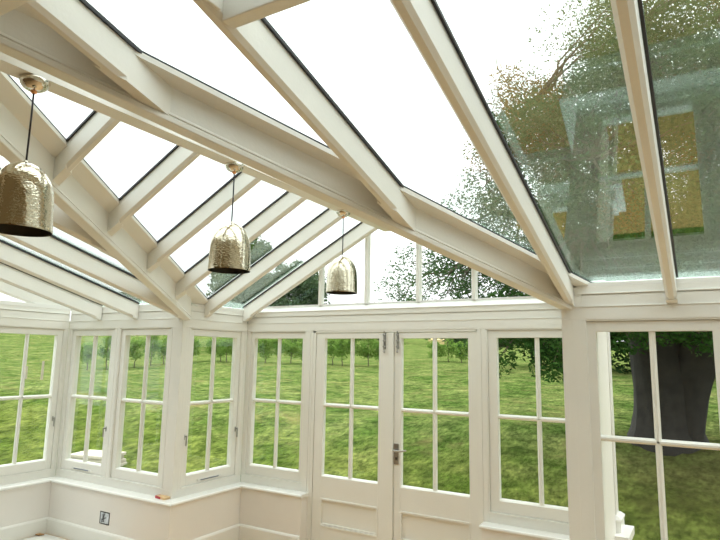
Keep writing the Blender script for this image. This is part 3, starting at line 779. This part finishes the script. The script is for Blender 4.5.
# the big old tree
def big_tree():
    tx, ty = -.66, 12.7; z0 = gz(tx, ty)
    root = tag(empty('tree', (tx, ty, z0)), 'huge old tree with a thick forked trunk outside the big right window', 'tree')
    t = MB()
    def bole(prof, ph):
        rings = []
        for zz, r, ox, oy in prof:
            ring = []
            for k in range(28):
                an = 2 * math.pi * k / 28
                rr = r * (1 + .08 * math.sin(3 * an + zz + ph) + .06 * math.sin(7 * an + 2 * zz + ph) + .04 * math.sin(12 * an))
                ring.append((tx + ox + rr * math.cos(an), ty + oy + rr * math.sin(an), z0 + zz))
            rings.append(ring)
        t.loft(rings)
    bole([(-.4, .80, -.02, 0), (0, .66, -.02, 0), (.2, .585, -.02, 0), (.6, .55, 0, 0), (1.1, .55, .0, 0), (1.7, .52, -.05, 0), (2.6, .45, -.12, 0), (3.2, .40, -.2, 0)], 0)
    bole([(-.2, .36, .22, -.1), (.2, .35, .26, -.1), (.8, .34, .38, -.1), (1.4, .36, .55, -.1), (2.1, .36, .78, -.1), (2.9, .34, 1.05, -.1)], 2)
    t.build('trunk', BARK, root, smooth=True)
    fork = Vector((tx - .1, ty, z0 + 2.7)); fork2 = Vector((tx + .95, ty - .1, z0 + 2.5))
    limbs = [(-3.0, -1.0, 4.6, .28), (-1.7, -2.2, 6.4, .26), (.2, -1.2, 8.0, .28), (2.4, -.6, 7.0, .30), (3.6, -2.0, 5.6, .24), (1.8, -3.0, 5.2, .24), (-2.0, 1.5, 6.6, .24), (1.2, 2.0, 8.0, .26), (-3.0, -2.2, 3.4, .18), (-.6, -3.4, 4.6, .22)]
    allp = []
    for lx_, ly_, lz_, r in limbs:
        b = MB(); f0 = fork if lx_ < .3 else fork2
        pts = branch(b, f0, Vector((tx + lx_, ty + ly_, z0 + lz_)), r * .8, .05, .06, 9, .3, 10)
        b.build('limb', BARK, root, smooth=True); allp += pts[2:]
    fol = MB(); gold = MB(); tw = MB(); rnd = random.Random(5)
    cl = []
    # ellipsoids of the crown: centre offset, radii, clusters
    for (cx, cy, cz), (rx, ry, rz), n in (((.9, -.6, 5.6), (3.6, 3.6, 3.6), 230), ((-1.9, -1.6, 3.6), (1.7, 1.9, 1.5), 46), ((3.6, -1.0, 5.4), (3.0, 3.4, 3.4), 130), ((-.2, -1.2, 7.2), (1.7, 2.2, 1.9), 44), ((1.5, 2.5, 6.0), (4, 2.5, 4), 60), ((.5, -1.5, 2.9), (2.6, 2.2, .8), 60), ((.2, -3.2, 4.6), (2.2, .8, 1.9), 80), ((2.4, -3.2, 4.8), (1.5, .8, 2.0), 60), ((-3.2, -1.9, 2.9), (1.4, 1.0, .9), 8)):
        k = 0
        while k < n:
            p = Vector((rnd.uniform(-1, 1), rnd.uniform(-1, 1), rnd.uniform(-1, 1)))
            if p.length > 1: continue
            q = Vector((tx + cx + p.x * rx, ty + cy + p.y * ry, z0 + cz + p.z * rz))
            if q.z < z0 + 1.75: continue
            cl.append(q); k += 1
    for q in cl:
        a = min(allp, key=lambda w: (w - q).length + max(0, w.z - q.z) * .6)
        branch(tw, a, q, .030, .005, .05, 5, .4, 5)
        for _ in range(4):
            q2 = q + Vector((rnd.gauss(0, .34), rnd.gauss(0, .34), rnd.gauss(0, .26)))
            leaves(fol, q2, (.42, .42, .28), rnd.randint(90, 150), .034, rnd=rnd)
    # browned leaves in a few places of the crown
    for (cx, cy, cz), (rx, ry, rz), n in (((-2.15, -1.9, 5.7), (.75, .8, .95), 34), ((-1.75, -2.0, 6.3), (.5, .6, .5), 8), ((1.0, -2.2, 5.0), (.8, .7, 1.1), 14), ((2.1, -2.0, 4.6), (.6, .7, 1.1), 9), ((2.6, -2.0, 7.4), (1.3, .8, .8), 10), ((-.3, -2.9, 3.9), (.5, .5, .6), 8)):
        for _ in range(n):
            p = Vector((rnd.gauss(0, .55), rnd.gauss(0, .55), rnd.gauss(0, .55)))
            q = Vector((tx + cx + p.x * rx, ty + cy + p.y * ry, z0 + cz + p.z * rz))
            a = min(allp, key=lambda w: (w - q).length)
            branch(tw, a, q, .022, .005, .05, 4, .3, 5)
            leaves(gold, q, (.40, .40, .34), 330, .033, rnd=rnd)
    # wisps at the left edge of the crown and bare twigs above it
    for px in ((-4.6, -1.6, 3.5), (-4.9, -1.6, 2.9), (-4.4, -1.4, 3.1), (-5.2, -1.0, 3.6), (-4.0, -1.8, 4.0), (-3.6, -2.0, 4.4), (-4.2, -2.2, 2.6), (-3.9, -2.0, 3.2), (-3.5, -2.4, 2.7), (-3.3, -2.2, 3.4), (-3.0, -2.4, 3.0), (-3.2, -1.6, 4.6), (-2.9, -2.0, 5.2), (-5.3, -1.2, 2.5), (-4.7, -.8, 2.3)):
        q = Vector((tx + px[0], ty + px[1], z0 + px[2]))
        a = min(allp, key=lambda w: (w - q).length)
        branch(tw, a, q, .032, .004, .06, 6, .4, 5)
        for _ in range(5):
            q2 = q + Vector((rnd.uniform(-.5, .5), rnd.uniform(-.4, .4), rnd.uniform(-.35, .35)))
            branch(tw, q, q2, .006, .003, .05, 3, .3, 4)
            leaves(fol, q2, (.24, .24, .16), 55, .036, rnd=rnd)
    for px in ((-2.95, -1.9, 7.5), (-2.6, -1.9, 8.0), (-2.75, -1.9, 7.2)):
        branch(tw, (tx - 2.2, ty - 1.9, z0 + 6.3), (tx + px[0], ty + px[1], z0 + px[2]), .018, .004, .05, 6, .4, 5)
    fol.build('foliage', LEAF_BIG, root, fixn=False)
    tag(gold.build('browned_foliage', LEAF_GOLD, root, fixn=False), 'browned leaves')
    tw.build('twigs', TWIG, root, fixn=False)
    dr = MB(); tw = MB()
    for px, n in (((-1.95, -3.4, 2.15), 300), ((-1.75, -3.5, 2.0), 330), ((-1.45, -3.45, 1.75), 300), ((-1.35, -3.4, 1.40), 220), ((-2.3, -3.2, 1.45), 130), ((-2.15, -3.2, 1.62), 90), ((-1.25, -3.3, 2.2), 300), ((-2.45, -3.0, 2.35), 260), ((-2.9, -2.8, 2.5), 200), ((-1.6, -3.2, 2.4), 300), ((-2.2, -3.0, 2.5), 260), ((-.3, -2.6, 1.85), 240), ((.2, -2.5, 2.0), 260), ((-.8, -2.6, 2.1), 260), ((.7, -2.5, 1.9), 240)):
        q = Vector((tx + px[0], ty + px[1], z0 + px[2] - .05))
        branch(tw, (tx - .8, ty - 3.0, z0 + 3.6), q, .03, .006, .03, 6, .3, 5)
        leaves(dr, q, (.36, .3, .24), int(n * 1.5), .045, rnd=rnd)
    dr.build('drooping_foliage', LEAF_DROOP, root, fixn=False); tw.build('twigs', TWIG, root, fixn=False)
big_tree()

def simple_tree(name, x, y, h, cr, ct, mat, label, cat, group=None, n=60, per=90, ls=.09, trunk=.12, bare=.35, seed=1, bk=TWIG):
    rnd = random.Random(seed); z0 = gz(x, y)
    root = tag(empty(name, (x, y, z0)), label, cat, group)
    t = MB(); top = Vector((x + rnd.uniform(-.1, .1) * cr, y, z0 + h * .8))
    st = random.getstate(); random.seed(seed)
    pts = branch(t, (x, y, z0 - .1), top, trunk, trunk * .3, 0, 7, .15, 8)
    fol = MB(); zc = z0 + h * (bare + 1) / 2; rz = h * (1 - bare) / 2
    for _ in range(n):
        while True:
            p = Vector((rnd.uniform(-1, 1), rnd.uniform(-1, 1), rnd.uniform(-1, 1)))
            if p.length < 1: break
        q = Vector((x + p.x * cr, y + p.y * cr, zc + p.z * rz))
        a = min(pts[2:], key=lambda w: (w - q).length + max(0, w.z - q.z))
        if rnd.random() < .5: branch(t, a, q, trunk * .2, trunk * .06, .05, 3, .2, 4)
        leaves(fol, q, (ct, ct, ct * .8), per, ls, rnd=rnd)
    random.setstate(st)
    t.build('trunk', bk, root, smooth=True, fixn=False); fol.build('foliage', mat, root, fixn=False)
    return root
simple_tree('tree', -40.2, 45, 11.9, 3.6, 1.0, LEAF_FAR, 'round distant tree seen through the left bay roof', 'tree', None, 170, 170, .19, .35, .10, 3, BARK)
simple_tree('tree', -34.2, 45.5, 9.3, 2.9, .9, LEAF_FAR, 'lower distant tree showing through the left corner of the gable window', 'tree', None, 110, 130, .18, .3, .12, 4, BARK)
rnd = random.Random(11)
HX = []
y = 18.2
while y < 25.5:                                              # the row turns a corner on the left
    HX.append((-26.6 + rnd.uniform(-.2, .2), y)); y += rnd.uniform(.75, 1.15)
x = -26.2
while x < -13.4:
    HX.append((x, 26 + rnd.uniform(-.4, .4))); x += rnd.uniform(.62, 1.0)
for k, (x, y) in enumerate(HX):
    h = rnd.uniform(1.5, 2.0)
    simple_tree('sapling', x, y, h, rnd.uniform(.36, .50), .24, LEAF_HEDGE, 'young leafy tree in the row across the meadow, %s from the left' % ORD[k], 'sapling',
                'saplings in the row across the meadow', 28, 60, .06, .03, .20, 100 + k)
for k, (dx, y) in enumerate(((-.425, 33), (-.40, 33.5), (-.375, 33), (-.352, 33.6), (-.33, 33))):
    simple_tree('shrub', dx * y, y, 1.3 + .2 * (k % 2), .5, .25, LEAF_HEDGE, 'small shrub behind the grass bank, %s from the left' % ('first', 'second', 'third', 'fourth', 'fifth')[k], 'shrub', 'shrubs behind the grass bank', 16, 50, .08, .03, .2, 300 + k)
# tree line far behind
far = [(-112, 84, 7.5, 4.5), (-103, 86, 6.5, 4.5), (-94, 88, 7.5, 4.5), (-85, 90, 6.5, 4.5), (-76, 92, 7.5, 4.5), (-67, 93, 6.5, 4.2), (-58, 95, 6, 4), (-50, 96, 5.2, 3.4), (-35.5, 94, 5.5, 3.6), (-28, 92, 5, 3.6), (-20.5, 90, 7, 3.6), (-13, 88, 8, 3.8)]
for k, (x, y, h, r) in enumerate(far):
    simple_tree('tree', x, y, h, r, 1.2, LEAF_FAR, 'far tree on the field edge, %s from the left' % ORD[k], 'tree', 'trees on the far field edge', 70, 70, .32, .25, .02, 400 + k)
# dark evergreen screen behind the old tree
for k, (x, y, h, r) in enumerate([(-6.0, 30, 6.5, 2.6), (-2.2, 27, 6.5, 2.6), (1.2, 26, 7, 2.8), (4.6, 25, 7, 2.8), (8, 24, 7, 2.8)]):
    simple_tree('tree', x, y, h, r, 1.0, LEAF_DARK, 'dark evergreen tree behind the old trunk, %s from the left' % ('first', 'second', 'third', 'fourth', 'fifth')[k], 'tree', 'dark trees behind the old trunk', 70, 140, .16, .25, .04, 500 + k, BARK)
# straw coloured field
m = MB(); ring = [(-44, 100), (-39, 100), (-41, 108), (-47, 108)]
m.loft([[(a, b, gz(a, b) - .1) for a, b in ring], [(a, b, gz(a, b) + .9) for a, b in ring]])
tag(m.build('straw_field', principled('straw', (.55, .44, .20), .9, 0, 2, .2)), 'straw coloured field strip on the horizon', 'field', None, 'structure')
# stakes
for k, (dx, y, h) in enumerate(((-1.672, 13.5, .72), (-1.755, 13.3, .5))):
    xx = dx * y; z = gz(xx, y); m = MB()
    m.tube([(xx, y, z - .1), (xx + .01, y, z + h)], [.05, .045], 8)
    tag(m.build('stake', POSTM, loc=(xx, y, z)), ('taller grey stake standing in the left meadow', 'short grey stake at the left edge of the meadow')[k], 'stake', 'stakes in the left meadow')
# stacked paving slabs
sx_, sy_ = -11.1, 8.0; zz = gz(sx_, sy_) - .02
lw = ['bottom', 'second', 'third', 'fourth', 'top']
for k in range(5):
    h = .072; an = rnd.uniform(-.12, .12) + .25; c, s = math.cos(an), math.sin(an); ox, oy = rnd.uniform(-.05, .05), rnd.uniform(-.05, .05)
    Fs = lambda u, n, z: (sx_ + ox + u * c - n * s, sy_ + oy + u * s + n * c, z)
    m = MB(); m.fbox(Fs, (-.46, -.34, zz), (.46, .34, zz + h - .006))
    tag(m.build('paving_slab', STONE, loc=(sx_, sy_, zz), bevel=.012), '%s pale paving slab of the stack outside the left window' % lw[k], 'paving slab', 'stacked paving slabs')
    zz += h

# ------------------------------------------------------------------ sky
w = bpy.data.worlds.new('overcast_sky'); scene.world = w; w.use_nodes = True
nt = w.node_tree; nt.nodes.clear(); L = nt.links.new
out = N(nt, 'ShaderNodeOutputWorld'); bg = N(nt, 'ShaderNodeBackground')
tc = N(nt, 'ShaderNodeTexCoord'); sp = N(nt, 'ShaderNodeSeparateXYZ'); L(tc.outputs['Generated'], sp.inputs[0])
r = N(nt, 'ShaderNodeValToRGB')
r.color_ramp.elements[0].position = 0; r.color_ramp.elements[0].color = (.36, .37, .38, 1)
r.color_ramp.elements[1].position = 1; r.color_ramp.elements[1].color = (.98, 1, 1, 1)
L(sp.outputs['Z'], r.inputs['Fac'])
t = N(nt, 'ShaderNodeTexNoise'); t.inputs['Scale'].default_value = 2.2; t.inputs['Detail'].default_value = 5
L(tc.outputs['Generated'], t.inputs['Vector'])
mr = N(nt, 'ShaderNodeMapRange'); mr.inputs['From Min'].default_value = .3; mr.inputs['From Max'].default_value = .7; mr.inputs['To Min'].default_value = .93; mr.inputs['To Max'].default_value = 1.07
L(t.outputs['Fac'], mr.inputs['Value'])
mx = N(nt, 'ShaderNodeMix', data_type='RGBA', blend_type='MULTIPLY'); mx.inputs['Factor'].default_value = 1
L(r.outputs['Color'], mx.inputs['A']); L(mr.outputs[0], mx.inputs['B']); L(mx.outputs['Result'], bg.inputs['Color'])
bg.inputs['Strength'].default_value = 2.6
L(bg.outputs[0], out.inputs[0])

# ------------------------------------------------------------------ camera
R_ = Vector((.86171579, .50710919, .0169164)); U_ = Vector((.06283658, -.13974097, .9881923)); F_ = Vector((-.50348531, .85047794, .15228201))
cd = bpy.data.cameras.new('camera'); cam = bpy.data.objects.new('camera', cd); COL.objects.link(cam)
M = Matrix((R_, U_, -F_)).transposed().to_4x4(); M.translation = Vector((0, 0, 1.83348))
cam.matrix_world = M
cd.sensor_width = 36; cd.sensor_fit = 'HORIZONTAL'; cd.lens = 572.347 * 36 / 720; cd.clip_start = .02; cd.clip_end = 600
scene.camera = cam
vs_ = scene.view_settings
vs_.view_transform = 'Standard'; vs_.look = 'None'; vs_.gamma = 1; vs_.use_curve_mapping = False; vs_.exposure = 0.76
scene.cycles.max_bounces = 10; scene.cycles.diffuse_bounces = 5; scene.cycles.transparent_max_bounces = 24
